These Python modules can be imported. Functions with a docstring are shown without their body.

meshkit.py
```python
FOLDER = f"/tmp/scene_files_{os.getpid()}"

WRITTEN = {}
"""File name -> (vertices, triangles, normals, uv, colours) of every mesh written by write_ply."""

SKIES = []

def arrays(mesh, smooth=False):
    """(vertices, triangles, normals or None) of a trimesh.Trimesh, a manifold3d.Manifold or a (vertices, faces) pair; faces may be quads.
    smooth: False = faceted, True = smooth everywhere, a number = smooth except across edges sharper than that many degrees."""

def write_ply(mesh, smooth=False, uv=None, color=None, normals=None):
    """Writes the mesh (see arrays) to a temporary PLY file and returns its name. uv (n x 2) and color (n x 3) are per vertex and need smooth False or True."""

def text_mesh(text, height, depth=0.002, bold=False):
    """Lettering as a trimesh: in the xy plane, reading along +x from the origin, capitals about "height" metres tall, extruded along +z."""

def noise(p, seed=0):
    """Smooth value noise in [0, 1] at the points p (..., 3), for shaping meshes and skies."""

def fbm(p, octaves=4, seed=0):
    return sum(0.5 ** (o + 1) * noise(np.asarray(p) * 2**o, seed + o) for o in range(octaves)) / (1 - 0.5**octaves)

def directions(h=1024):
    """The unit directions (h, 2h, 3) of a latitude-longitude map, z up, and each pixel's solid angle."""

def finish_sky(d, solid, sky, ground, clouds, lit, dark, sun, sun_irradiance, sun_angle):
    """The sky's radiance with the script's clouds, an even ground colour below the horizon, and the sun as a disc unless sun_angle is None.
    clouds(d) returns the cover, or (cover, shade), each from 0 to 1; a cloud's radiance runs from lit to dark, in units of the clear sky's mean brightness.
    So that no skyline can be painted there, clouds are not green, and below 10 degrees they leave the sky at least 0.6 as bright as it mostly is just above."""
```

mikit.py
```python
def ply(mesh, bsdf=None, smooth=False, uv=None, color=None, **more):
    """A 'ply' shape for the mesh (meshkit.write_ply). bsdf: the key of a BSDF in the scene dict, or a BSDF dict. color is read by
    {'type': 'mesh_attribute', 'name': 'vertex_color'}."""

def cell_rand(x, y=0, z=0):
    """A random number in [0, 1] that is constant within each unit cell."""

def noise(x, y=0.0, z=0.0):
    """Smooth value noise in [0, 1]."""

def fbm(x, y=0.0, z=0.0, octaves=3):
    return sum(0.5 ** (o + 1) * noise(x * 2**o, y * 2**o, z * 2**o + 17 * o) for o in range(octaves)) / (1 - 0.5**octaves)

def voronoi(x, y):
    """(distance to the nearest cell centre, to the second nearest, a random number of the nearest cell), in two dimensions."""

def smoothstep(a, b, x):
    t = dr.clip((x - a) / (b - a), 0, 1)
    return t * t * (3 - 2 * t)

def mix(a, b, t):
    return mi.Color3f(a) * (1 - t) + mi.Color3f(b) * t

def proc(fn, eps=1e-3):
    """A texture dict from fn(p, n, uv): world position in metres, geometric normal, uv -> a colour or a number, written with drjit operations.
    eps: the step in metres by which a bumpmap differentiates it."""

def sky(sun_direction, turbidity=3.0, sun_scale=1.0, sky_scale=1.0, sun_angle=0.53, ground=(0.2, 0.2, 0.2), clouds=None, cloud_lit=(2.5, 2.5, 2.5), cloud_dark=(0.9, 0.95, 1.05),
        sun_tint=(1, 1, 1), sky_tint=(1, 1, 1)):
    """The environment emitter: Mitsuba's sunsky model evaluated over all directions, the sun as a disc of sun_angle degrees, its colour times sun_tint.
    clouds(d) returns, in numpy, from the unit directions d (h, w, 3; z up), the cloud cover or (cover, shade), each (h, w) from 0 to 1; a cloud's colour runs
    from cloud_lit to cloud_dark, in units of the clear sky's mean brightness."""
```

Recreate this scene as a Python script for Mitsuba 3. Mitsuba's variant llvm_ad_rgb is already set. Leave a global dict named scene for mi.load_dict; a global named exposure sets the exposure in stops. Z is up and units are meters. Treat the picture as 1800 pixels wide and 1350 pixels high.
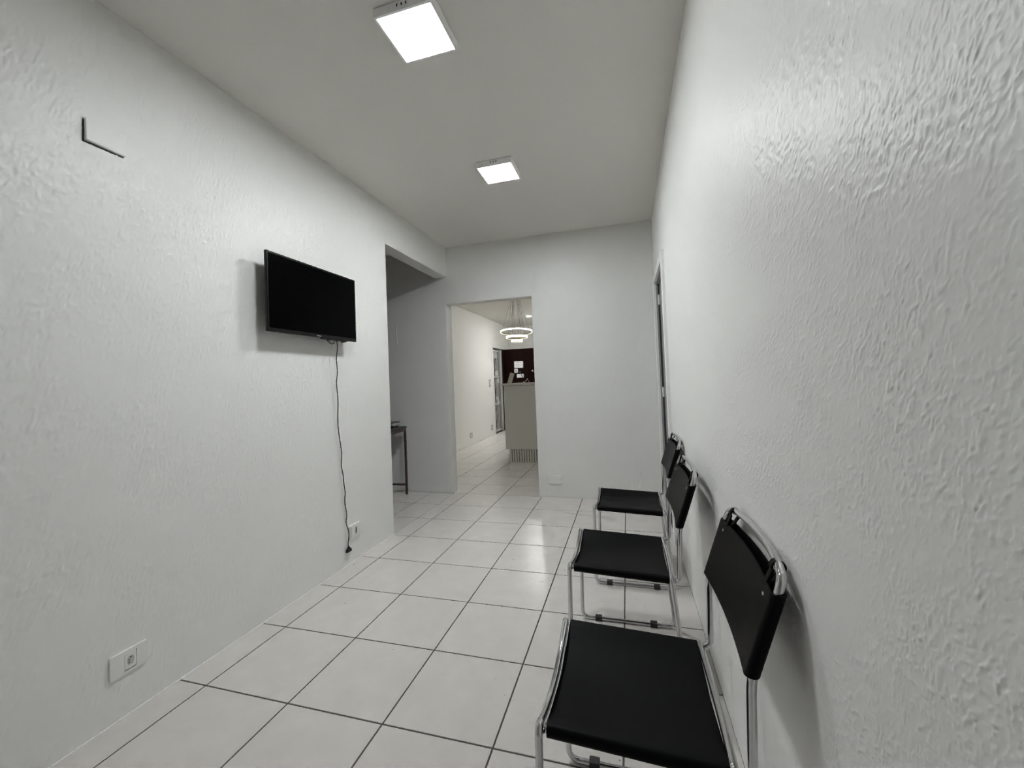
import math, random
import numpy as np, trimesh, mitsuba as mi, drjit as dr
import shapely.geometry as sg
import mikit, meshkit as mk
from mikit import ply, proc, noise, fbm, smoothstep, mix

scene, labels = {}, {}
random.seed(7)
rng = np.random.default_rng(7)
T4 = mi.ScalarTransform4f

# ------------------------------------------------------------------ camera and exposure
EYE = np.array([0.0, 0.0, 1.163])
RIGHT, UP, FWD = ([0.96010, 0.27698, -0.03857], [0.04396, -0.01326, 0.99895], [-0.27617, 0.96078, 0.02491])
scene['camera'] = {
    'type': 'perspective', 'fov_axis': 'x', 'fov': math.degrees(2 * math.atan(900 / 726.94)),
    'principal_point_offset_x': 8.13 / 1800, 'principal_point_offset_y': 23.69 / 1350,
    'near_clip': 0.02, 'far_clip': 60.0,
    'to_world': T4().look_at(origin=EYE.tolist(), target=(EYE + np.array(FWD)).tolist(), up=UP)}
exposure = 0.05
LED_PANELS = ([80.0, 83.5, 84.5], [96.0, 100.0, 101.0])   # radiance of the two square ceiling panels
RING_LIGHT = [3.4, 3.2, 2.6]         # warm rings of the reception chandelier
DOWNLIGHT = [610.0, 612.0, 602.0]    # small round ceiling spots of the reception, one seen and one added

# ------------------------------------------------------------------ room measures
XL, XR, H, YB = -1.80, 0.283, 2.608, 4.045
YN, XA, XF, YF, HF = -1.4, -4.2, -2.82, 10.0, 2.51
WT = 0.13
DX0, DX1, DZ = -1.813, -0.883, 2.004          # passage to the reception
AY, AZ = 2.881, 2.292                          # start and height of the alcove opening
RY0, RY1, RZ = 3.13, 3.885, 1.975              # door in the right wall

# ------------------------------------------------------------------ materials
def rgb(*c): return {'type': 'rgb', 'value': list(c)}
def wall_colour(p, n, uv):
    return mix((0.72, 0.718, 0.702), (0.75, 0.746, 0.73), fbm(p.x * 3, p.y * 3, p.z * 3, octaves=2))
def tile_colour(p, n, uv):
    t = fbm(p.x * 14, p.y * 14, 3.0, octaves=3)
    base = mix((0.545, 0.52, 0.495), (0.605, 0.58, 0.555), t)
    speck = smoothstep(0.955, 0.975, noise(p.x * 70, p.y * 70, 5.0)) * smoothstep(0.62, 0.72, noise(p.x * 4, p.y * 4, 9.0))
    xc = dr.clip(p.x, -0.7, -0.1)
    yc = 3.60 - 0.22 * (xc + 0.55) + 0.18 * dr.square(xc + 0.35)       # long dark curved line across the tiles in front of the far chair
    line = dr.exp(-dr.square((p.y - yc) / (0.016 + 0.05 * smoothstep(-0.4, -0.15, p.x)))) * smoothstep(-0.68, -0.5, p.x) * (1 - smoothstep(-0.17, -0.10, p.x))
    dark_curve = line * (0.35 + 0.65 * noise(p.x * 9, p.y * 9, 7.0))
    return base * (1 - 0.55 * speck) * (1 - 0.30 * dark_curve)
def tile_height(p, n, uv): return noise(p.x * 55, p.y * 55, 1.0) + 0.4 * noise(p.x * 140, p.y * 140, 2.0)
def leather_height(p, n, uv): return fbm(p.x * 420, p.y * 420, p.z * 420, octaves=2)
def wood_colour(p, n, uv):
    g = fbm(p.x * 30, p.y * 30, p.z * 2.2, octaves=3)
    return mix((0.006, 0.0016, 0.0014), (0.012, 0.0035, 0.0025), g)

scene['mat_wall'] = {'type': 'twosided', 'b': {'type': 'principled', 'base_color': proc(wall_colour), 'roughness': 0.42, 'specular': 0.45}}
scene['mat_wall_smooth'] = {'type': 'twosided', 'b': {'type': 'principled', 'base_color': rgb(0.79, 0.79, 0.76), 'roughness': 0.6, 'specular': 0.3}}
scene['mat_ceiling'] = {'type': 'twosided', 'b': {'type': 'principled', 'base_color': rgb(0.69, 0.675, 0.64), 'roughness': 0.8, 'specular': 0.15}}
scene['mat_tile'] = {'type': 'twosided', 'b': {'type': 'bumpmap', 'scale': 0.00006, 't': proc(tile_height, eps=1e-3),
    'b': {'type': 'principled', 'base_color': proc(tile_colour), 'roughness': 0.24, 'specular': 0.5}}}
def principled(key, c, rough, spec=0.5, **k):
    scene[key] = {'type': 'twosided', 'b': {'type': 'principled', 'base_color': rgb(*c), 'roughness': rough, 'specular': spec, **k}}
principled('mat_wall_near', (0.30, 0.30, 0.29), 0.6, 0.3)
principled('mat_grout', (0.085, 0.08, 0.076), 0.9, 0.2)
principled('mat_white_plastic', (0.72, 0.72, 0.70), 0.35)
principled('mat_grey_plastic', (0.45, 0.45, 0.43), 0.4)
principled('mat_slot_grey', (0.16, 0.16, 0.15), 0.6, 0.3)
principled('mat_dark_slot', (0.05, 0.05, 0.05), 0.7, 0.2)
principled('mat_black_plastic', (0.004, 0.004, 0.0045), 0.3, 0.3)
principled('mat_screen', (0.0008, 0.0008, 0.001), 0.2, 0.035)
principled('mat_cord', (0.02, 0.02, 0.021), 0.5)
principled('mat_logo', (0.28, 0.28, 0.29), 0.4)
principled('mat_rubber', (0.012, 0.012, 0.012), 0.6)
principled('mat_lamp_housing', (0.90, 0.90, 0.90), 0.3)
principled('mat_trim', (0.76, 0.76, 0.75), 0.4)
principled('mat_leaf_grey', (0.27, 0.27, 0.265), 0.45)
principled('mat_counter', (0.54, 0.53, 0.475), 0.45)
principled('mat_counter_top', (0.52, 0.50, 0.46), 0.4)
principled('mat_plinth', (0.55, 0.53, 0.47), 0.5)
principled('mat_bronze', (0.07, 0.05, 0.035), 0.45, 0.5, metallic=0.3)
principled('mat_table_top', (0.02, 0.018, 0.016), 0.35)
principled('mat_gate', (0.66, 0.66, 0.64), 0.4)
principled('mat_gate_grey', (0.32, 0.32, 0.31), 0.5)
principled('mat_dark', (0.012, 0.010, 0.010), 0.6, 0.3)
principled('mat_paper', (0.80, 0.80, 0.80), 0.7, 0.2)
principled('mat_print', (0.45, 0.46, 0.48), 0.7, 0.2)
principled('mat_print_dark', (0.10, 0.10, 0.11), 0.7, 0.2)
principled('mat_board', (0.48, 0.46, 0.39), 0.5)
principled('mat_sprig', (0.60, 0.57, 0.50), 0.6)
principled('mat_brass', (0.55, 0.50, 0.40), 0.3, 0.5, metallic=0.8)
principled('mat_ring_metal', (0.35, 0.33, 0.24), 0.4, 0.5)
principled('mat_wire', (0.16, 0.15, 0.14), 0.5)
scene['mat_leather'] = {'type': 'twosided', 'b': {'type': 'bumpmap', 'scale': 0.00012, 't': proc(leather_height, eps=5e-4),
    'b': {'type': 'principled', 'base_color': rgb(0.0018, 0.0019, 0.0023), 'roughness': 0.44, 'specular': 0.075}}}
scene['mat_chrome'] = {'type': 'twosided', 'b': {'type': 'principled', 'base_color': rgb(0.62, 0.62, 0.63), 'roughness': 0.08, 'metallic': 1.0}}
scene['mat_wood'] = {'type': 'twosided', 'b': {'type': 'principled', 'base_color': proc(wood_colour), 'roughness': 0.3, 'specular': 0.08}}
scene['mat_clear'] = {'type': 'twosided', 'b': {'type': 'principled', 'base_color': rgb(0.34, 0.345, 0.34), 'roughness': 0.2, 'specular': 0.6}}

# ------------------------------------------------------------------ helpers
def numbered(key):
    if key not in scene and key not in labels and not any(k.startswith(key + '__') for k in scene): return key
    i = 1
    while True:
        k = f'{key}_{i:03d}'
        if k not in scene and k not in labels and not any(q.startswith(k + '__') for q in scene): return k
        i += 1
def thing(name, label, cat, group=None):
    key = numbered(name)
    labels[key] = {'label': label, 'category': cat}
    if group: labels[key]['group'] = group
    return key
def put(name, mesh, mat, parent=None, smooth=False, label=None, move=None, **more):
    key = numbered(parent + '__' + name if parent else name)
    d = mesh if isinstance(mesh, dict) else ply(mesh, mat, smooth=smooth, **more)
    if move is not None: d = {**d, 'to_world': move}
    scene[key] = d
    if label: labels[key] = {'label': label}
    return key
def struct(name, mesh, mat, label=None, **k):
    key = put(name, mesh, mat, **k)
    labels[key] = {'kind': 'structure'}
    if label: labels[key]['label'] = label
    return key
def join(ms): return trimesh.util.concatenate(ms)
def box(x0, x1, y0, y1, z0, z1):
    m = trimesh.creation.box(extents=(x1 - x0, y1 - y0, z1 - z0))
    m.apply_translation(((x0 + x1) / 2, (y0 + y1) / 2, (z0 + z1) / 2)); return m
def bevel_box(x0, x1, y0, y1, z0, z1, b):
    v = []
    for x, y, z in [(a, c, e) for a in (0, 1) for c in (0, 1) for e in (0, 1)]:
        P = np.array([(x0, x1)[x], (y0, y1)[y], (z0, z1)[z]], float); s = np.array([1 - 2 * x, 1 - 2 * y, 1 - 2 * z])
        for k in range(3):
            o = s * b; o[k] = 0; v.append(P + o)
    return trimesh.convex.convex_hull(np.array(v))
def extrude(poly, d): return trimesh.creation.extrude_polygon(poly, d, engine='earcut')
def mapped(m, M):
    m = m.copy(); m.apply_transform(np.array(M, float)); return m
def in_yz(poly, x0, x1):   # polygon in (y, z), thickness along x
    return mapped(extrude(poly, x1 - x0), [[0, 0, 1, x0], [1, 0, 0, 0], [0, 1, 0, 0], [0, 0, 0, 1]])
def in_xz(poly, y0, y1):   # polygon in (x, z), thickness along y
    m = extrude(poly, y1 - y0); m.apply_transform(np.array([[1, 0, 0, 0], [0, 0, 1, y0], [0, 1, 0, 0], [0, 0, 0, 1.0]])); m.invert(); return m
def rounded_rect(cx, cy, w, h, r): return sg.box(cx - w / 2 + r, cy - h / 2 + r, cx + w / 2 - r, cy + h / 2 - r).buffer(r, quad_segs=6)
def fillet(pts, r, closed=False, n=7):
    pts = [np.array(p, float) for p in pts]; N = len(pts); out = []
    rs = r if isinstance(r, (list, tuple)) else [r] * N
    for i in range(N):
        if not closed and i in (0, N - 1): out.append(pts[i]); continue
        a, p, b = pts[i - 1], pts[i], pts[(i + 1) % N]
        u, w = a - p, b - p; lu, lw = np.linalg.norm(u), np.linalg.norm(w); u /= lu; w /= lw
        ang = math.acos(np.clip(u @ w, -1, 1))
        if ang > math.radians(172) or rs[i] <= 0: out.append(p); continue
        d = min(rs[i] / math.tan(ang / 2), 0.48 * lu, 0.48 * lw); rr = d * math.tan(ang / 2)
        c = p + (u + w) / np.linalg.norm(u + w) * rr / math.sin(ang / 2)
        s, e = p + u * d - c, p + w * d - c
        th = math.acos(np.clip(s @ e / (rr * rr), -1, 1))
        for k in range(n + 1):
            t = k / n; out.append(c + (math.sin((1 - t) * th) * s + math.sin(t * th) * e) / math.sin(th))
    return np.array(out)
def tube(path, r, n=14, closed=False):
    P = np.asarray(path, float)
    keep = [0] + [i for i in range(1, len(P)) if np.linalg.norm(P[i] - P[i - 1]) > 1e-6]; P = P[keep]
    if closed and np.linalg.norm(P[0] - P[-1]) < 1e-6: P = P[:-1]
    N = len(P)
    if closed: t = np.roll(P, -1, 0) - np.roll(P, 1, 0)
    else: t = np.gradient(P, axis=0)
    t /= np.linalg.norm(t, axis=1, keepdims=True)
    ref = np.array([0, 0, 1.0]) if abs(t[0][2]) < 0.9 else np.array([1.0, 0, 0])
    u = np.cross(t[0], ref); u /= np.linalg.norm(u); us = [u]
    for i in range(1, N):
        u = us[-1] - t[i] * (us[-1] @ t[i]); us.append(u / np.linalg.norm(u))
    us = np.array(us)
    if closed:   # take out the twist that has built up
        e = us[-1] - t[0] * (us[-1] @ t[0]); e /= np.linalg.norm(e)
        a = math.atan2(np.cross(e, us[0]) @ t[0], e @ us[0])
        ws = np.cross(t, us)
        k = np.arange(N)[:, None] / N * a
        us = us * np.cos(k) + ws * np.sin(k)
    ws = np.cross(t, us); ang = np.arange(n) * 2 * math.pi / n
    rr = np.broadcast_to(np.asarray(r, float), (N,))
    v = (P[:, None] + rr[:, None, None] * (np.cos(ang)[None, :, None] * us[:, None] + np.sin(ang)[None, :, None] * ws[:, None])).reshape(-1, 3)
    f = []
    for i in range(N if closed else N - 1):
        for k in range(n):
            a, b = i * n + k, i * n + (k + 1) % n; c, d = ((i + 1) % N) * n + k, ((i + 1) % N) * n + (k + 1) % n
            f += [[a, b, d], [a, d, c]]
    if not closed:
        v = np.vstack([v, P[0], P[-1]]); q = len(v)
        for k in range(n):
            f += [[q - 2, (k + 1) % n, k], [q - 1, (N - 1) * n + k, (N - 1) * n + (k + 1) % n]]
    return trimesh.Trimesh(v, f, process=False)
def loft(rings, closed_ends=True):
    R = np.array(rings, float); N, n = R.shape[:2]; v = R.reshape(-1, 3); f = []
    for i in range(N - 1):
        for k in range(n):
            a, b, c, d = i * n + k, i * n + (k + 1) % n, (i + 1) * n + k, (i + 1) * n + (k + 1) % n
            f += [[a, b, d], [a, d, c]]
    if closed_ends:
        for i, s in ((0, 1), (N - 1, -1)):
            c = len(v); v = np.vstack([v, R[i].mean(0)])
            for k in range(n):
                a, b = i * n + k, i * n + (k + 1) % n
                f.append([c, b, a] if s > 0 else [c, a, b])
    m = trimesh.Trimesh(v, f, process=False); m.fix_normals(); return m
def cyl(p0, p1, r, n=20): return tube([p0, p1], r, n)
def lathe(profile, n=48): return trimesh.creation.revolve(np.array(profile, float), sections=n)

# ------------------------------------------------------------------ the setting
FX0, FX1 = -4.3, 1.2
struct('floor', box(FX0, FX1, YN - 0.1, YF + 0.1, -0.10, -0.0013), 'mat_grout', 'floor of square off-white ceramic tiles with thin dark joints')
# the daubed paint of the waiting room: a finely divided skin over each wall, its strokes real relief
def relief(p, amp, k=1.0):
    p = p * k
    h = mk.noise(p * [26, 26, 18], 1)[:, None] * 2.0
    a = mk.noise(p * [125, 125, 58] + h, 2); b = mk.noise(p * [215, 215, 150] + h * 1.6, 3); c = mk.noise(p * [62, 62, 24] + h, 6)
    patch = np.clip((mk.fbm(p * [5, 5, 4], 2, 4) - 0.28) / 0.40, 0, 1)
    st = lambda x, lo, hi: (lambda t: t * t * (3 - 2 * t))(np.clip((x - lo) / (hi - lo), 0, 1))
    return amp * (0.42 + 0.58 * patch) * (0.55 * st(a, 0.50, 0.86) + 0.62 * st(b, 0.50, 0.84) + 0.25 * st(c, 0.55, 0.9)) + 0.15 * amp * mk.fbm(p * [14, 14, 9], 2, 9)
def steps(parts):   # [(from, to, step), ...] -> grid lines
    return np.unique(np.concatenate([np.linspace(a, b, max(2, int(round((b - a) / h)) + 1)) for a, b, h in parts]).round(5))
def skin(us, zs, axis, at, side, hole, amp, k=1.0):
    """Relief over the plane {axis} = at, bulging to side; cells inside hole (u0, u1, z0, z1) are left out and the rims roll back."""
    U, Z = np.meshgrid(us, zs, indexing='ij')
    P = np.zeros(U.shape + (3,)); P[..., axis] = at; P[..., 1 - axis] = U; P[..., 2] = Z
    h = relief(P.reshape(-1, 3), amp, k).reshape(U.shape)
    rim = np.zeros(U.shape, bool); rim[[0, -1]] = True; rim[:, [0, -1]] = True
    if hole: rim |= (U >= hole[0] - 1e-4) & (U <= hole[1] + 1e-4) & (Z >= hole[2] - 1e-4) & (Z <= hole[3] + 1e-4)
    h[rim] = -0.0012
    P[..., axis] += side * h
    n, m = U.shape; i = np.arange(n * m).reshape(n, m)
    q = np.stack([i[:-1, :-1], i[1:, :-1], i[1:, 1:], i[:-1, 1:]], -1).reshape(-1, 4)
    if hole:
        cu, cz = (us[:-1] + us[1:]) / 2, (zs[:-1] + zs[1:]) / 2
        cu, cz = np.meshgrid(cu, cz, indexing='ij')
        q = q[~((cu > hole[0]) & (cu < hole[1]) & (cz > hole[2]) & (cz < hole[3])).ravel()]
    if (side > 0) == (axis == 1): q = q[:, ::-1]
    return trimesh.Trimesh(P.reshape(-1, 3), np.vstack([q[:, [0, 1, 2]], q[:, [0, 2, 3]]]), process=False)
IN = 0.0011
wl = sg.Polygon([(YN, 0), (AY, 0), (AY, AZ), (YB, AZ), (YB, H), (YN, H)])
struct('wall_left', join([in_yz(wl, XL - WT, XL - IN), skin(steps([(YN, 0.4, 0.02), (0.4, 2.3, 0.0046), (2.3, AY, 0.006), (AY, YB, 0.009)]), steps([(0, 0.4, 0.0075), (0.4, 2.1, 0.006), (2.1, AZ, 0.008), (AZ, H, 0.009)]), 0, XL, 1, (AY, YB + 1, -1, AZ), 0.0029, 1.2)]), 'mat_wall',
       'long textured white wall that carries the television', smooth=40)
wr = sg.box(YN, 0, YB, H).difference(sg.box(RY0, -0.1, RY1, RZ))
struct('wall_right', join([in_yz(wr, XR + IN, XR + WT), skin(steps([(YN, 0.15, 0.03), (0.15, 0.65, 0.0017), (0.65, 1.1, 0.0030), (1.1, 1.8, 0.0042), (1.8, RY0, 0.011), (RY0, RY1, 0.02), (RY1, YB, 0.012)]), steps([(0, 0.5, 0.006), (0.5, 1.85, 0.0024), (1.85, RZ, 0.006), (RZ, H, 0.0065)]), 0, XR, -1, (RY0, RY1, -1, RZ), 0.0014, np.array([1.5, 1.5, 2.3]))]), 'mat_wall',
       'textured white wall behind the row of chairs', smooth=40)
wb = sg.box(XA - 0.1, 0, XR + 1.0, H).difference(sg.box(DX0, -0.1, DX1, DZ))
struct('wall_back', join([in_xz(wb, YB + IN, YB + WT), skin(steps([(-2.9, DX0, 0.009), (DX0, DX1, 0.011), (DX1, XR, 0.009)]), steps([(0, DZ, 0.011), (DZ, H, 0.011)]), 1, YB, -1, (DX0, DX1, -1, DZ), 0.0030)]), 'mat_wall',
       'white end wall with the passage to the reception', smooth=40)
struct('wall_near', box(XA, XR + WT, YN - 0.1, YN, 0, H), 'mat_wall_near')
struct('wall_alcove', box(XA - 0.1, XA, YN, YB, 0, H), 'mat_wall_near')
struct('ceiling', box(XA - 0.1, XR + 1.0, YN - 0.1, YB + WT, H, H + 0.12), 'mat_ceiling', 'plain matt white ceiling of the waiting room')
# side room behind the right-hand door
struct('wall_side_room', join([box(XR + WT, XR + 1.0, 2.2, 2.3, 0, H), box(XR + 0.9, XR + 1.0, 2.3, YB, 0, H)]), 'mat_wall_smooth')
# reception
wf = sg.box(YB + WT, 0, YF, HF).difference(sg.box(8.69, -0.1, 9.42, 1.915))
struct('wall_far_left', in_yz(wf, XF - 0.16, XF), 'mat_wall_smooth', 'smooth white side wall of the reception')
struct('wall_far_back', box(XF - 0.2, FX1, YF, YF + 0.1, 0, HF), 'mat_wall_smooth')
struct('wall_far_right', box(FX1 - 0.1, FX1, YB + WT, YF, 0, HF), 'mat_wall_smooth')
struct('ceiling_far', box(XF - 0.2, FX1, YB + WT, YF + 0.1, HF, HF + 0.12), 'mat_ceiling')
struct('wall_corridor', join([box(-4.0, -3.9, 8.2, 9.9, 0, HF), box(-3.9, XF - 0.16, 8.2, 8.3, 0, HF), box(-3.9, XF - 0.16, 9.8, 9.9, 0, HF),
                              box(-4.0, XF - 0.16, 8.2, 9.9, HF, HF + 0.1), box(-4.0, XF - 0.10, 8.2, 9.9, -0.1, 0.0)]), 'mat_dark')

# floor tiles
GAP = 0.0030
xs = [-1.66 + 0.4 * k for k in range(-5, 8)]
ys_room = [0.064 + 0.4 * k for k in range(-5, 11)]
xs_far = [-1.66 - 0.388 * k for k in range(4, 0, -1)] + [-1.66 + 0.396 * k for k in range(0, 8)]
ys_far = [4.064 + 0.378 * k for k in range(0, 17)]
tile_ply = {}
def tile(x0, x1, y0, y1):
    w, h = round(x1 - x0, 4), round(y1 - y0, 4)
    if w < 0.02 or h < 0.02: return
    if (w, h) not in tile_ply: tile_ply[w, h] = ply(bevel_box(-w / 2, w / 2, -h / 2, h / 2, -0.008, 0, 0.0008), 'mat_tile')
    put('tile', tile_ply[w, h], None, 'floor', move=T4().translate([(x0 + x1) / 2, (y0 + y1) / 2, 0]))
def lay(xs, ys, X0, X1, Y0, Y1):
    for a, b in zip(xs[:-1], xs[1:]):
        for c, d in zip(ys[:-1], ys[1:]):
            x0, x1, y0, y1 = max(a + GAP, X0), min(b - GAP, X1), max(c + GAP, Y0), min(d - GAP, Y1)
            if x1 > x0 and y1 > y0: tile(x0, x1, y0, y1)
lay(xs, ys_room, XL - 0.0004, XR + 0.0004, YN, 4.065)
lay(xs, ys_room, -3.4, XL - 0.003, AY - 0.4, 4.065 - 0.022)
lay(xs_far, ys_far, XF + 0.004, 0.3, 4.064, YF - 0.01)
# paint line along the foot of the left wall
struct('baseboard_left', in_yz(sg.box(YN, 0.0, AY, 0.004), XL, XL + 0.006), 'mat_trim')

# right-hand door: casing, jamb and leaf
cas = sg.box(RY0 - 0.10, 0, RY1 + 0.115, RZ + 0.055).difference(sg.box(RY0, -0.1, RY1, RZ))
struct('trim_1', in_yz(cas, XR - 0.018, XR), 'mat_trim', 'white painted door casing')
struct('trim_2', join([box(XR, XR + WT, RY1 - 0.012, RY1, 0, RZ), box(XR, XR + WT, RY0, RY0 + 0.012, 0, RZ), box(XR, XR + WT, RY0, RY1, RZ - 0.012, RZ)]), 'mat_leaf_grey', 'grey door jamb')
dk = struct('door_1', bevel_box(XR + 0.03, XR + 0.065, RY0 + 0.016, RY1 - 0.018, 0.006, RZ - 0.022, 0.002), 'mat_leaf_grey', 'grey door set deep in the right-hand wall')
for z in (1.826, 1.013, 0.22):
    put('hinge', join([cyl((XR + 0.022, RY1 - 0.017, z - 0.045), (XR + 0.022, RY1 - 0.017, z + 0.045), 0.006), box(XR + 0.012, XR + 0.032, RY1 - 0.0145, RY1 - 0.012, z - 0.04, z + 0.04)]), 'mat_white_plastic', dk, label='pale metal hinge')
put('hinge_shade', box(XR + 0.014, XR + 0.0285, RY1 - 0.0135, RY1 - 0.0115, 0.004, RZ - 0.012), 'mat_dark_slot', dk, label='dark strip painting in the shade along the hinge side')  # dark strip on the jamb stands in for shade beside the leaf
put('handle', tube(fillet([(XR + 0.03, RY0 + 0.07, 1.0), (XR + 0.005, RY0 + 0.07, 1.0), (XR + 0.005, RY0 + 0.17, 1.0)], 0.012), 0.008), 'mat_chrome', dk, smooth=40)

# ------------------------------------------------------------------ ceiling panel lamps
def panel_lamp(cx, cy, label, power):
    t = thing('ceiling_lamp', label, 'lamp')
    s, d = 0.123, 0.038
    ring = sg.box(-s, -s, s, s).difference(sg.box(-s + 0.009, -s + 0.009, s - 0.009, s - 0.009))
    hs = join([mapped(extrude(ring, d - 0.003), T4().translate([cx, cy, H - d]).matrix), box(cx - s + 0.009, cx + s - 0.009, cy - s + 0.009, cy + s - 0.009, H - 0.008, H - 0.003)])
    put('housing', hs, 'mat_lamp_housing', t)
    put('back_plate', box(cx - s + 0.006, cx + s - 0.006, cy - s + 0.006, cy + s - 0.006, H - 0.003, H), 'mat_dark_slot', t)
    q = s - 0.0095
    put('diffuser', bevel_box(cx - q, cx + q, cy - q, cy + q, H - d - 0.001, H - d + 0.006, 0.002), 'mat_white_plastic', t,
        emitter={'type': 'area', 'radiance': rgb(*power)})
    for k in (-0.02, 0.0, 0.018):
        put('vent_slot', box(cx + k - 0.003, cx + k + 0.003, cy - s - 0.0006, cy - s + 0.001, H - 0.022, H - 0.012), 'mat_dark_slot', t, label='small dark slot in the side')
panel_lamp(-0.749, 1.484, 'larger-looking square white LED panel lamp lit at the top edge, nearest on the ceiling', LED_PANELS[0])
panel_lamp(-0.772, 2.665, 'smaller-looking square white LED panel lamp lit on the ceiling before the end wall', LED_PANELS[1])

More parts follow.
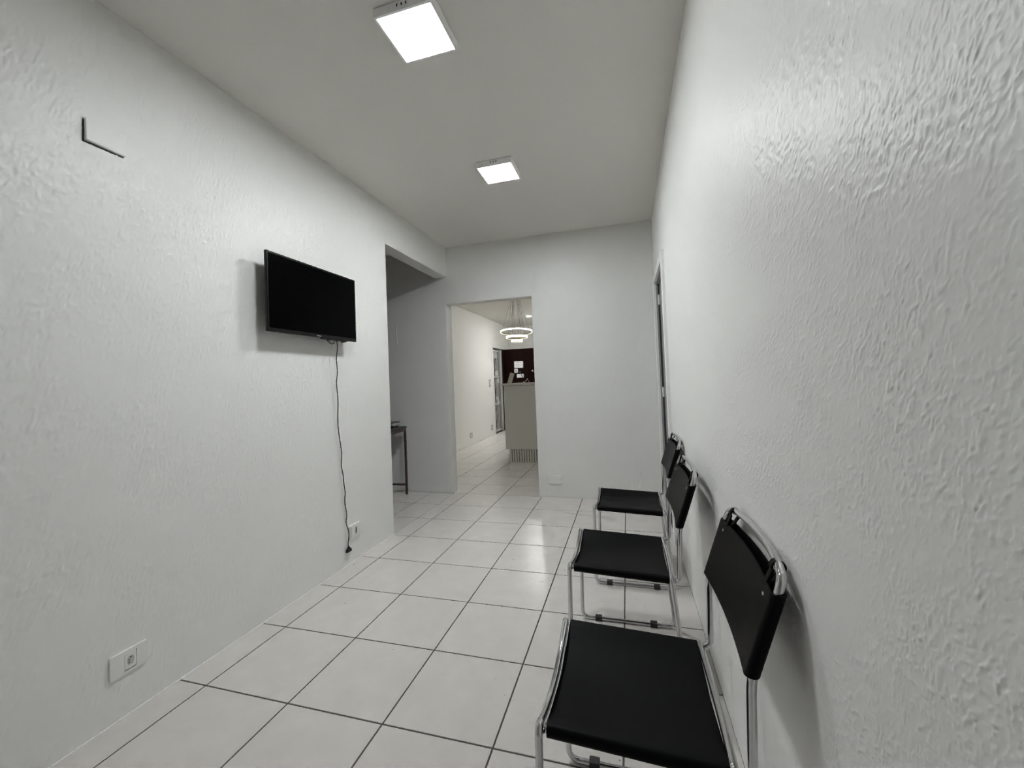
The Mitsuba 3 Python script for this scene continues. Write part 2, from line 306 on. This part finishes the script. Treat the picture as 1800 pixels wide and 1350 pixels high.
# ------------------------------------------------------------------ television
def television():
    t = thing('television', 'black flat-screen television, switched off, hung on the left wall', 'television')
    y0, y1, z0, z1, xf = 1.652, 2.360, 1.459, 1.871, XL + 0.088
    put('bezel', bevel_box(xf - 0.016, xf, y0, y1, z0, z1, 0.003), 'mat_black_plastic', t)
    put('screen', box(xf - 0.002, xf + 0.0008, y0 + 0.011, y1 - 0.011, z0 + 0.02, z1 - 0.011), 'mat_screen', t)
    sh = []
    for k, (x, e) in enumerate([(xf - 0.016, 0.012), (xf - 0.03, 0.05), (xf - 0.055, 0.08)]):
        sh.append([(x, y0 + e, z0 + e * .4), (x, y1 - e, z0 + e * .4), (x, y1 - e, z1 - e), (x, y0 + e, z1 - e)])
    put('back_shell', loft(sh), 'mat_black_plastic', t)
    put('wall_mount', join([box(XL - 0.002, XL + 0.006, 1.9, 2.12, 1.56, 1.78), box(XL, xf - 0.05, 1.93, 1.96, 1.55, 1.80), box(XL, xf - 0.05, 2.06, 2.09, 1.55, 1.80)]), 'mat_dark_slot', t)
    put('logo', bevel_box(xf, xf + 0.0015, 1.995, 2.028, z0 + 0.006, z0 + 0.011, 0.0005), 'mat_logo', t, label='tiny pale maker\'s mark, too small to read')
    put('bottom_cover', bevel_box(xf - 0.02, xf - 0.004, 2.04, 2.27, z0 - 0.006, z0 + 0.003, 0.002), 'mat_black_plastic', t)
    put('foot_socket', box(xf - 0.03, xf - 0.012, 2.24, 2.262, z0 - 0.010, z0 + 0.004), 'mat_black_plastic', t)
    lx = xf - 0.028
    lp = [(lx, 2.118, z0 + 0.004), (lx, 2.122, z0 - 0.010), (lx, 2.135, z0 - 0.024), (lx, 2.152, z0 - 0.028), (lx, 2.168, z0 - 0.022), (lx, 2.178, z0 - 0.008), (lx, 2.182, z0 + 0.006)]
    put('aerial_lead', join([tube(fillet(lp, 0.02), 0.0022, 8), cyl((lx, 2.113, z0 + 0.004), (lx, 2.121, z0 - 0.010), 0.006, 10)]), 'mat_cord', t, smooth=50, label='short black lead looped under the screen')
    cz = [(2.212, 1.475), (2.215, 1.445), (2.222, 1.406), (2.217, 1.34), (2.232, 1.264), (2.228, 1.19), (2.240, 1.076), (2.235, 0.963), (2.250, 0.837), (2.268, 0.732), (2.262, 0.665),
          (2.280, 0.594), (2.286, 0.536), (2.296, 0.477), (2.292, 0.411), (2.308, 0.337), (2.298, 0.285), (2.318, 0.222), (2.312, 0.165), (2.311, 0.126)]
    from scipy.interpolate import CubicSpline
    a = np.array(cz); s = np.linspace(0, len(a) - 1, 140); c = CubicSpline(np.arange(len(a)), a)(s)
    off = np.interp(c[:, 1], [0.1, 0.35, 1.2, 1.46], [0.018, 0.012, 0.026, 0.05])
    put('power_cord', tube(np.c_[XL + off, c], 0.003, 9), 'mat_cord', t, smooth=50, label='long wavy black power cord')
    px, py = XL + 0.018, 2.311
    body = loft([[(px + a_ * w, py + b_ * l, z) for a_, b_ in ((-1, -1), (1, -1), (1, 1), (-1, 1))] for z, w, l in
                 ((0.128, 0.004, 0.005), (0.118, 0.006, 0.008), (0.112, 0.008, 0.018), (0.102, 0.008, 0.020), (0.099, 0.008, 0.023), (0.094, 0.008, 0.023))])
    p = put('plug', body, 'mat_black_plastic', t, label='black two-pin plug hanging loose')
    for s_ in (-1, 1): put('prong', cyl((px, py + s_ * 0.011, 0.096), (px, py + s_ * 0.012 + 0.002, 0.074), 0.0023, 10), 'mat_chrome', p)
television()

# ------------------------------------------------------------------ plates and outlets
def plate_x(y0, y1, z0, z1, d=0.008, r=0.006, x=XL):   # on a wall facing +x
    return in_yz(rounded_rect((y0 + y1) / 2, (z0 + z1) / 2, y1 - y0, z1 - z0, r), x - 0.002, x + d)
t = thing('power_outlet', 'white wall plate with one round grey socket, low on the left wall in the foreground', 'outlet')
put('plate', plate_x(1.025, 1.146, 0.155, 0.237, 0.009), 'mat_white_plastic', t)
put('socket_module', plate_x(1.070, 1.105, 0.168, 0.224, 0.0105, 0.003), 'mat_white_plastic', t)
put('joint', join([box(XL + 0.006, XL + 0.0098, 1.1052, 1.1068, 0.166, 0.226), box(XL + 0.006, XL + 0.0098, 1.068, 1.1068, 0.1655, 0.1672)]), 'mat_dark_slot', t)
ang = np.linspace(0, 2 * math.pi, 7)[:-1]
hx = sg.Polygon([(1.0875 + 0.012 * math.cos(a) * (0.92 if abs(math.sin(a)) < .1 else 1), 0.196 + 0.016 * math.sin(a)) for a in ang]).buffer(0.002)
s = put('socket', in_yz(hx, XL + 0.008, XL + 0.0108), 'mat_grey_plastic', t, label='grey recessed three-pin socket')
for dy, dz in ((-0.0055, 0.003), (0.0, 0.011), (-0.0055, -0.006)):
    put('pin_hole', mapped(trimesh.creation.cylinder(0.0026, 0.002, sections=14), T4().translate([XL + 0.0105, 1.0875 + dy, 0.196 + dz]).rotate([0, 1, 0], 90).matrix), 'mat_dark_slot', s)
t = thing('power_outlet', 'white wall plate with a narrow grey socket behind the hanging power cord', 'outlet')
put('plate', plate_x(2.336, 2.450, 0.163, 0.247, 0.016, 0.010), 'mat_white_plastic', t)
put('socket', plate_x(2.386, 2.403, 0.184, 0.226, 0.0168, 0.003), 'mat_slot_grey', t)
put('cover_strip', plate_x(2.342, 2.350, 0.17, 0.235, 0.0168, 0.002), 'mat_grey_plastic', t)
t = thing('blank_wall_plate', 'blank white cover plate painted in with the left wall, high up near the ceiling', 'wall plate')
pm = bevel_box(-0.004, 0.004, -0.062, 0.062, -0.040, 0.040, 0.002)
put('cover', mapped(pm, T4().translate([XL + 0.007, 1.036, 2.108]).rotate([0, 1, 0], -3).rotate([0, 0, 1], 3).matrix), 'mat_wall', t)
put('dark_edge', join([box(XL - 0.001, XL + 0.0022, 0.971, 0.9755, 2.066, 2.15), box(XL - 0.001, XL + 0.0022, 0.971, 1.094, 2.0625, 2.0675)]), 'mat_dark_slot', t, label='dark strips painting in the shadow along two edges')  # dark strips painting in the shadow under two plate edges
t = thing('blank_wall_plate', 'blank white cover plate low on the end wall beside the passage', 'wall plate')
put('cover', in_xz(rounded_rect(-0.715, 0.177, 0.128, 0.078, 0.008), YB - 0.013, YB + 0.002), 'mat_white_plastic', t)
put('dark_edge', box(-0.772, -0.658, YB - 0.003, YB, 0.1355, 0.139), 'mat_dark_slot', t)
# painted strip on the alcove part of the end wall
put('strip', bevel_box(-2.425, -2.413, YB - 0.005, YB + 0.001, 1.60, 1.85, 0.001), 'mat_white_plastic', 'wall_back', label='narrow pale strip on the wall in the alcove')

# ------------------------------------------------------------------ chairs
W, RT = 0.41, 0.0085
def sag(y, s): return -4 * s * (y / W) * (1 - y / W)
def chair_meshes():
    M = {}
    zf, zr, dr_ = 0.435, 0.416, 0.372
    F, L = RT, 0.412
    ny = np.linspace(0.1, 0.9, 9)
    def bow(d, z, s, back, flip):
        q = [(d + back * 4 * t * (1 - t), W * t, z + sag(W * t, s)) for t in ny]
        return q[::-1] if flip else q
    loop = [(0, W, zf)] + bow(0, zf, 0.042, 0.0, True) + [(0, 0, zf), (-0.008, 0, F), (L, 0, F), (dr_, 0, zr)] + bow(dr_, zr, 0.012, 0.006, False) + [(dr_, W, zr), (L, W, F), (-0.008, W, F)]
    rad = [0.022 if i in (0, 10, 13, 23) else (0.03 if i in (11, 12, 24, 25) else 0.05) for i in range(len(loop))]
    M['leg_frame'] = tube(fillet(loop, rad, closed=True), RT, 14, closed=True)
    # back tube: seat rails, J-bends, posts and the bow on top
    e = 0.013
    top, zb = 0.467, 0.782
    path = [(0.006, e, zf - 0.015), (0.385, e, 0.403), (0.402, 0.003, 0.413), (0.407, 0.0, 0.600), (top, 0.0, zb)]
    arc = [(top + 0.016 * (1 - abs(2 * t - 1) ** 2.4), W * t, zb + 0.004 + 0.010 * (1 - abs(2 * t - 1) ** 3)) for t in np.linspace(0.1, 0.9, 11)]
    path2 = path + arc + [(p[0], W - p[1], p[2]) for p in path[::-1]]
    rr = [0, 0.02, 0.022, 0.25, 0.042] + [0.06] * 11 + [0.042, 0.25, 0.022, 0.02, 0]
    M['back_frame'] = tube(fillet(path2, rr, n=9), RT, 14)
    stubs = [cyl((0.0, y_, zf - 0.015), (0.012, y2, zf - 0.015), 0.006, 12) for y_, y2 in ((0.0, e), (W, W - e))]
    stubs += [cyl((dr_, y_, zr - 0.006), (0.385, y2, 0.404), 0.006, 12) for y_, y2 in ((0.0, e), (W, W - e))]
    M['weld_stub'] = stubs
    # seat sling: sleeve round both rails, sagging sheet between
    rings = []
    R = 0.0145
    for d in np.linspace(0.016, dr_ - 0.006, 18):
        u = (d - 0.0) / dr_
        zc = np.interp(d, [0.006, 0.385], [zf - 0.015, 0.403]); s = (0.034 + 0.010 * math.sin(math.pi * u)) * (1 - u) + 0.014 * u
        top_, bot = [], []
        for t in np.linspace(0, 1, 23):
            y = e + (W - 2 * e) * t; dz = -4 * s * t * (1 - t); w_ = min(1, 4 * t, 4 * (1 - t)); w_ = w_ * w_ * (3 - 2 * w_)
            top_.append((d, y, zc + R + dz - 0.006 * w_)); bot.append((d, y, zc - R + dz + 0.016 * w_))
        a = [(d, W - e + R * math.sin(q), zc + R * math.cos(q)) for q in np.linspace(0, math.pi, 9)[1:-1]]
        b = [(d, e - R * math.sin(q), zc - R * math.cos(q)) for q in np.linspace(0, math.pi, 9)[1:-1]]
        rings.append(top_ + a + bot[::-1] + b)
    M['seat'] = loft(rings)
    def edge(d, s, back): return tube([(d + back * 4 * t * (1 - t), e + (W - 2 * e) * t, np.interp(d, [0.006, 0.385], [zf - 0.015, 0.403]) + 0.011 - 4 * s * t * (1 - t)) for t in np.linspace(0, 1, 25)], 0.0023, 8)
    M['edge_rod'] = [edge(0.0135, 0.035, 0.0)]
    # back sling: a flat sleeve round both posts, open above and below
    def ring(z, off, sgm):
        d0 = 0.407 + (z - 0.600) * (top - 0.407) / (zb - 0.600)
        pts, ro = [], 0.0135 - off
        sg_ = 0.010 + 0.004 * (z - 0.6) / 0.16
        for t in np.linspace(0, 1, 17): pts.append((d0 - ro + sg_ * 4 * t * (1 - t), W * t, z))
        for q in np.linspace(0, math.pi, 9)[1:-1]: pts.append((d0 - ro * math.cos(q), W + ro * math.sin(q), z))
        for t in np.linspace(1, 0, 17): pts.append((d0 + ro + 0.006 * 4 * t * (1 - t) + sg_ * 2 * t * (1 - t), W * t, z))
        for q in np.linspace(0, math.pi, 9)[1:-1]: pts.append((d0 + ro * math.cos(q), -ro * math.sin(q), z))
        return pts
    zs = np.linspace(0.603, 0.757, 8)
    def tweak(pts, k):   # lower edge rises a little toward the middle
        return pts
    seq = [ring(z, 0, 1) for z in zs] + [ring(z, 0.0032, 1) for z in zs[::-1]] ; seq.append(seq[0])
    M['backrest'] = loft(seq, closed_ends=False)
    # leather loops that tie the sling to the bow
    st = []
    for y in (0.048, W - 0.042):
        tt = y / W; dt = top + 0.014 * (1 - abs(2 * tt - 1) ** 2.4); d0 = 0.407 + (0.757 - 0.600) * (top - 0.407) / (zb - 0.600)
        c = [(dt + 0.0115 * math.cos(q), zb + 0.004 + 0.0115 * math.sin(q)) for q in np.linspace(-0.6, math.pi + 0.5, 14)]
        c += [(d0 - 0.009, 0.752), (d0 - 0.009, 0.715), (d0 - 0.006, 0.715), (d0 + 0.004, 0.752)]
        rg = []
        for k, (a_, b_) in enumerate(c):
            p0, p1 = np.array(c[k - 1]), np.array(c[(k + 1) % len(c)]); tg = p1 - p0; tg /= np.linalg.norm(tg); nr = np.array([tg[1], -tg[0]]) * 0.0016
            P = np.array([a_, b_])
            rg.append([(P[0] + nr[0], y - 0.0075, P[1] + nr[1]), (P[0] + nr[0], y + 0.0075, P[1] + nr[1]), (P[0] - nr[0], y + 0.0075, P[1] - nr[1]), (P[0] - nr[0], y - 0.0075, P[1] - nr[1])])
        rg.append(rg[0])
        st.append(loft(rg, closed_ends=False))
    M['strap'] = st
    sn = []
    for y in (0.035, W - 0.035):
        z = 0.737; d0 = 0.407 + (z - 0.600) * (top - 0.407) / (zb - 0.600); t = y / W
        ds = d0 - 0.0135 + (0.010 + 0.004 * (z - 0.6) / 0.16) * 4 * t * (1 - t)
        sp = trimesh.creation.icosphere(2, 0.0042); sp.apply_scale((0.5, 1, 1)); sp.apply_translation((ds, y, z)); sn.append(sp)
    M['snap_button'] = sn
    gl = []
    for y in (0, W):
        for d in (0.068, 0.318):
            g = extrude(sg.box(-0.0115, -RT - 0.0005, 0.0115, 0.0085).buffer(0.0012), 0.03)
            gl.append(mapped(g, [[0, 0, 1, d - 0.015], [1, 0, 0, y], [0, 1, 0, F + 0.0022], [0, 0, 0, 1]]))
    M['glide'] = gl
    return M
CH = {}
for k, m in chair_meshes().items():
    mat = {'leg_frame': 'mat_chrome', 'back_frame': 'mat_chrome', 'weld_stub': 'mat_chrome', 'edge_rod': 'mat_chrome', 'snap_button': 'mat_chrome', 'glide': 'mat_rubber'}.get(k, 'mat_leather')
    sm = {'glide': False, 'seat': 50, 'backrest': 50, 'strap': 50}.get(k, 40)
    CH[k] = [ply(x, mat, smooth=sm) for x in (m if isinstance(m, list) else [m])]
CLAB = {'leg_frame': 'chromed steel tube bent into one loop of legs and floor runners', 'back_frame': 'chromed tube with a bow across the top', 'seat': 'sagging black leather seat sling', 'backrest': 'black leather back sling',
        'glide': 'black plastic glide', 'strap': 'short black leather strap', 'edge_rod': 'thin chrome rod'}
def chair(x, y, label, rot=0.0):
    t = thing('sling_chair', label, 'chair', 'black leather sling chairs along the right wall')
    tw = T4().translate([x, y, 0.0005]).rotate([0, 0, 1], rot)
    for k, ps in CH.items():
        for p in ps:
            parent = t
            if k == 'edge_rod': parent = t + '__seat'
            if k in ('snap_button', 'strap'): parent = t + '__backrest'
            if k == 'glide': parent = t + '__leg_frame'
            put(k, p, None, parent, move=tw, label=CLAB.get(k))
chair(-0.2105, 0.866, 'nearest of the chrome sling chairs with black leather, large in the right foreground')
chair(-0.247, 1.634, 'middle one of the three black leather sling chairs along the right wall')
chair(-0.209, 2.405, 'farthest of the black leather sling chairs, beside the door in the right wall')

# ------------------------------------------------------------------ alcove: console table with a tray
t = thing('console_table', 'narrow dark console table on slim bronze legs, half hidden in the alcove', 'table')
ct = T4().translate([-2.285, 3.965, 0]).rotate([0, 0, 1], 5.0)
def tpart(name, m, mat): put(name, m, mat, t, move=ct)
tpart('tabletop', bevel_box(-0.66, 0.0, -0.44, 0.0, 0.700, 0.722, 0.002), 'mat_table_top')
for a, b in ((0, 0), (0, -1), (-1, 0), (-1, -1)):
    x0, y0 = -0.025 + a * (0.66 - 0.029), -0.025 + b * (0.44 - 0.029)
    tpart('leg', bevel_box(x0, x0 + 0.021, y0, y0 + 0.021, 0, 0.70, 0.0015), 'mat_bronze')
tpart('apron', join([box(-0.635, -0.025, y, y + 0.018, 0.672, 0.70) for y in (-0.022, -0.436)] + [box(x, x + 0.018, -0.41, -0.025, 0.672, 0.70) for x in (-0.022, -0.656)]), 'mat_bronze')
for y in (-0.022, -0.436): tpart('stretcher', box(-0.635, -0.025, y, y + 0.018, 0.093, 0.111), 'mat_bronze')
t = thing('desk_tray', 'shallow clear tray on small feet lying on the dark console table', 'tray')
o = np.array([-2.345, 3.87])
rr = rounded_rect(-0.15, 0, 0.30, 0.16, 0.012)
put('rim', join([tube([(x, y, z) for x, y in np.array(rr.exterior.coords)[:-1]], 0.0028, 8, closed=True) for z in (0.738, 0.770)]), 'mat_dark', t, move=T4().translate([o[0], o[1], 0]).rotate([0, 0, 1], 5))
put('side', mapped(extrude(rr.difference(rr.buffer(-0.003)), 0.028), T4().translate([0, 0, 0.740]).matrix), 'mat_clear', t, move=T4().translate([o[0], o[1], 0]).rotate([0, 0, 1], 5))
put('base', mapped(extrude(rr, 0.003), T4().translate([0, 0, 0.736]).matrix), 'mat_clear', t, move=T4().translate([o[0], o[1], 0]).rotate([0, 0, 1], 5))
for x in (-0.025, -0.275):
    for y in (-0.06, 0.06): put('foot', cyl((x, y, 0.722), (x, y, 0.737), 0.006, 10), 'mat_dark', t, move=T4().translate([o[0], o[1], 0]).rotate([0, 0, 1], 5))

# ------------------------------------------------------------------ reception: counter and what stands on it
t = thing('reception_counter', 'tall grey-beige reception counter with a fluted base seen through the passage', 'counter')
CX1 = -0.30
put('front_panel', bevel_box(-1.700, CX1, 5.68, 6.14, 0.188, 1.094, 0.003), 'mat_counter', t)
put('worktop', bevel_box(-1.728, CX1 + 0.02, 5.655, 6.16, 1.094, 1.126, 0.003), 'mat_counter_top', t)
put('plinth', box(-1.652, CX1 - 0.03, 5.70, 6.10, 0, 0.19), 'mat_slot_grey', t)
for k in range(int((CX1 - 0.03 + 1.652) / 0.036)):
    x = -1.652 + 0.036 * k
    put('flute', mapped(extrude(sg.Polygon([(0.013 * math.cos(a), 0.011 * math.sin(a)) for a in np.linspace(math.pi, 2 * math.pi, 7)]), 0.186), T4().translate([x + 0.018, 5.70, 0.001]).matrix), 'mat_plinth', t)
bd = put('leaning_board', mapped(bevel_box(-0.032, 0.032, -0.006, 0.006, 0, 0.155, 0.002), T4().translate([-1.632, 5.76, 1.126]).rotate([0, 1, 0], 17).rotate([1, 0, 0], -8).matrix), 'mat_board')
labels[bd] = {'label': 'slanted pale grey board standing at the left end of the counter', 'category': 'board'}
t = thing('sprig_ornament', 'small ornament of pale sprigs lying on the counter top', 'ornament')
sx, sy, sz = -1.385, 5.78, 1.126
put('stem', tube([(sx - 0.035, sy, sz + 0.004), (sx - 0.01, sy, sz + 0.018), (sx + 0.02, sy, sz + 0.044)], 0.0025, 8), 'mat_dark', t)
for dx, dz, r in ((-0.036, 0.008, 0.009), (-0.012, 0.022, 0.007), (0.004, 0.034, 0.007), (0.017, 0.047, 0.009), (0.036, 0.020, 0.006)):
    sp = trimesh.creation.icosphere(1, r); sp.apply_scale((1, 0.8, 1.2)); sp.apply_translation((sx + dx, sy, sz + dz + 0.003)); put('bud', sp, 'mat_sprig', t, smooth=True)

# entrance: open dark leaf, papers, gate
dk = struct('door_2', bevel_box(-2.80, -2.035, 9.41, 9.45, 0.01, 1.905, 0.002), 'mat_wood', 'dark wooden entrance door standing open')
put('knob', join([cyl((-2.085, 9.41, 1.372), (-2.085, 9.375, 1.372), 0.010), mapped(trimesh.creation.icosphere(2, 0.026), T4().translate([-2.085, 9.36, 1.372]).matrix)]), 'mat_brass', dk, smooth=40, label='round brass knob')
put('hinge_edge', box(-2.83, -2.803, 9.40, 9.45, 0.0, 1.91), 'mat_dark', dk)
put('peephole', cyl((-2.395, 9.412, 1.362), (-2.395, 9.405, 1.362), 0.011), 'mat_grey_plastic', dk)
def paper(x0, x1, z0, z1, tilt, label, prints):
    t = thing('notice_paper', label, 'notice')
    cx, cz = (x0 + x1) / 2, (z0 + z1) / 2
    mv = T4().translate([cx, 9.409, cz]).rotate([0, 1, 0], tilt)
    w, h = (x1 - x0) / 2, (z1 - z0) / 2
    put('sheet', box(-w, w, -0.002, 0.0008, -h, h), 'mat_paper', t, move=mv)
    for (a, b, c, d, m) in prints:
        put('print', box(w * a, w * b, -0.0028, -0.0018, h * c, h * d), m, t, move=mv)
paper(-2.532, -2.318, 1.455, 1.612, 1.2, 'largest white notice sheet taped to the dark open door', [(-0.6, 0.6, 0.5, 0.62, 'mat_print'), (-0.7, 0.7, 0.1, 0.16, 'mat_print'), (-0.5, 0.5, -0.2, -0.1, 'mat_print'), (-0.4, 0.6, -0.55, -0.48, 'mat_print')])
paper(-2.535, -2.448, 1.345, 1.442, 0, 'small square white notice with one dark mark, below the largest sheet', [(-0.25, 0.3, -0.35, 0.1, 'mat_print_dark')])
paper(-2.478, -2.312, 1.226, 1.312, -1, 'lowest notice on the dark door, half white and half grey print', [(-0.7, 0.1, -0.05, 0.1, 'mat_print'), (0.25, 0.45, 0.0, 0.9, 'mat_print_dark'), (0.5, 0.75, -0.8, 0.1, 'mat_print_dark'), (0.75, 0.95, 0.2, 0.9, 'mat_print')])
struct('trim_3', join([in_yz(sg.box(8.64, 0, 9.45, 1.955).difference(sg.box(8.69, -0.1, 9.43, 1.915)), XF, XF + 0.012)]), 'mat_trim', 'white frame round the entrance')
t = thing('security_gate', 'white barred metal gate in the entrance opening beside the dark door', 'gate')
GX = XF - 0.06
for y in (8.70, 9.27): put('stile', box(GX - 0.015, GX + 0.015, y, y + (0.03 if y < 9 else 0.09), 0.02, 1.88), 'mat_gate_grey' if y > 9 else 'mat_gate', t)
for y in (8.80, 8.90, 9.0, 9.09, 9.18): put('bar', cyl((GX, y, 0.03), (GX, y, 1.87), 0.0085, 10), 'mat_gate', t, smooth=40)
for z, h in ((0.02, 0.04), (0.63, 0.03), (1.245, 0.035), (1.85, 0.03)): put('rail', box(GX - 0.012, GX + 0.012, 8.70, 9.27, z, z + h), 'mat_gate', t)
put('lock_box', join([bevel_box(GX - 0.02, GX + 0.02, 9.03, 9.16, 1.285, 1.40, 0.003), bevel_box(GX - 0.02, GX + 0.02, 9.12, 9.22, 1.12, 1.22, 0.003)]), 'mat_gate', t)
put('keeper', join([bevel_box(GX - 0.018, GX + 0.018, 9.02, 9.16, 0.74, 0.80, 0.003), bevel_box(GX - 0.018, GX + 0.018, 9.10, 9.18, 0.65, 0.74, 0.003)]), 'mat_gate', t)
put('top_panel', box(GX - 0.03, GX - 0.022, 8.74, 9.25, 1.70, 1.86), 'mat_gate', t)

# switch and sockets on the reception wall
def far_plate(name, label, cat, y, z, w, h):
    t = thing(name, label, cat)
    put('plate', plate_x(y - w / 2, y + w / 2, z - h / 2, z + h / 2, 0.008, 0.004, XF), 'mat_grey_plastic', t)
    put('insert', plate_x(y - w / 5, y + w / 5, z - h / 3.4, z + h / 3.4, 0.0105, 0.002, XF), 'mat_white_plastic', t)
far_plate('light_switch', 'grey light switch on the reception wall left of the entrance gate', 'switch', 8.41, 1.125, 0.11, 0.16)
far_plate('wall_socket', 'socket plate low on the reception wall, nearer of two', 'outlet', 7.207, 0.175, 0.10, 0.10)
far_plate('wall_socket', 'socket plate low on the reception wall beside the gate, farther of two', 'outlet', 8.448, 0.175, 0.11, 0.11)

# ------------------------------------------------------------------ reception: ring chandelier and ceiling spots, one of them added unseen
t = thing('ring_chandelier', 'chandelier of three lit rings hanging on thin cables in the reception', 'chandelier')
CY = 6.1
cc = np.array([-1.586, CY])
rings_ = [(0.238, 1.908, 0.020, 5.0, (0.0, 0)), (0.158, 1.826, 0.032, 1.0, (0.003, 0)), (0.082, 1.766, 0.030, 0.0, (0.004, 0))]
can = np.array([cc[0], cc[1], HF])
put('canopy', lathe([(0, -0.03), (0.085, -0.03), (0.09, -0.025), (0.09, 0), (0, 0)]), 'mat_ring_metal', t, smooth=40, move=T4().translate(can.tolist()))
for R_, z, h, tilt, (ox, oy) in rings_:
    mv = T4().translate([cc[0] + ox, cc[1] + oy, z]).rotate([1, 0, 0], -tilt)
    r_ = put('ring', lathe([(R_ - 0.016, -h / 2), (R_ - 0.002, -h / 2), (R_ - 0.002, h / 2), (R_ - 0.016, h / 2), (R_ - 0.016, -h / 2)], 64), 'mat_ring_metal', t, move=mv)
    put('light_band', lathe([(R_ - 0.001, -h / 2 - 0.002), (R_ + 0.006, -h / 2), (R_ + 0.006, h / 2), (R_ - 0.001, h / 2 + 0.002), (R_ - 0.001, -h / 2 - 0.002)], 64), 'mat_white_plastic', r_, move=mv,
        emitter={'type': 'area', 'radiance': rgb(*RING_LIGHT)})
    for k in range(4):
        a = math.radians(40 + 90 * k)
        p = np.array([cc[0] + ox + (R_ - 0.009) * math.cos(a), cc[1] + oy + (R_ - 0.009) * math.sin(a), z + h / 2 - math.tan(math.radians(tilt)) * (R_ - 0.009) * math.sin(a)])
        put('cable', cyl(p, (cc[0] + 0.05 * math.cos(a), cc[1] + 0.05 * math.sin(a), HF - 0.03), 0.0018, 6), 'mat_wire', t)
def spot(x, y, label):
    t = thing('ceiling_spot', label, 'lamp', None)
    mv = T4().translate([x, y, HF])
    put('rim', lathe([(0.052, 0), (0.052, -0.012), (0.066, -0.008), (0.066, 0), (0.052, 0)]), 'mat_lamp_housing', t, smooth=40, move=mv)
    put('bulb', lathe([(0, -0.03), (0.03, -0.026), (0.05, -0.01), (0.05, 0), (0, 0)], 24), 'mat_white_plastic', t, smooth=40, move=mv, emitter={'type': 'area', 'radiance': rgb(*DOWNLIGHT)})
spot(-1.905, 8.42, 'small round lit ceiling spot behind the chandelier in the reception')
spot(-1.3, 7.6, 'small round ceiling spot added out of view behind the end wall to brighten the reception')  # added lamp, never in view, lifts the brightness of the reception
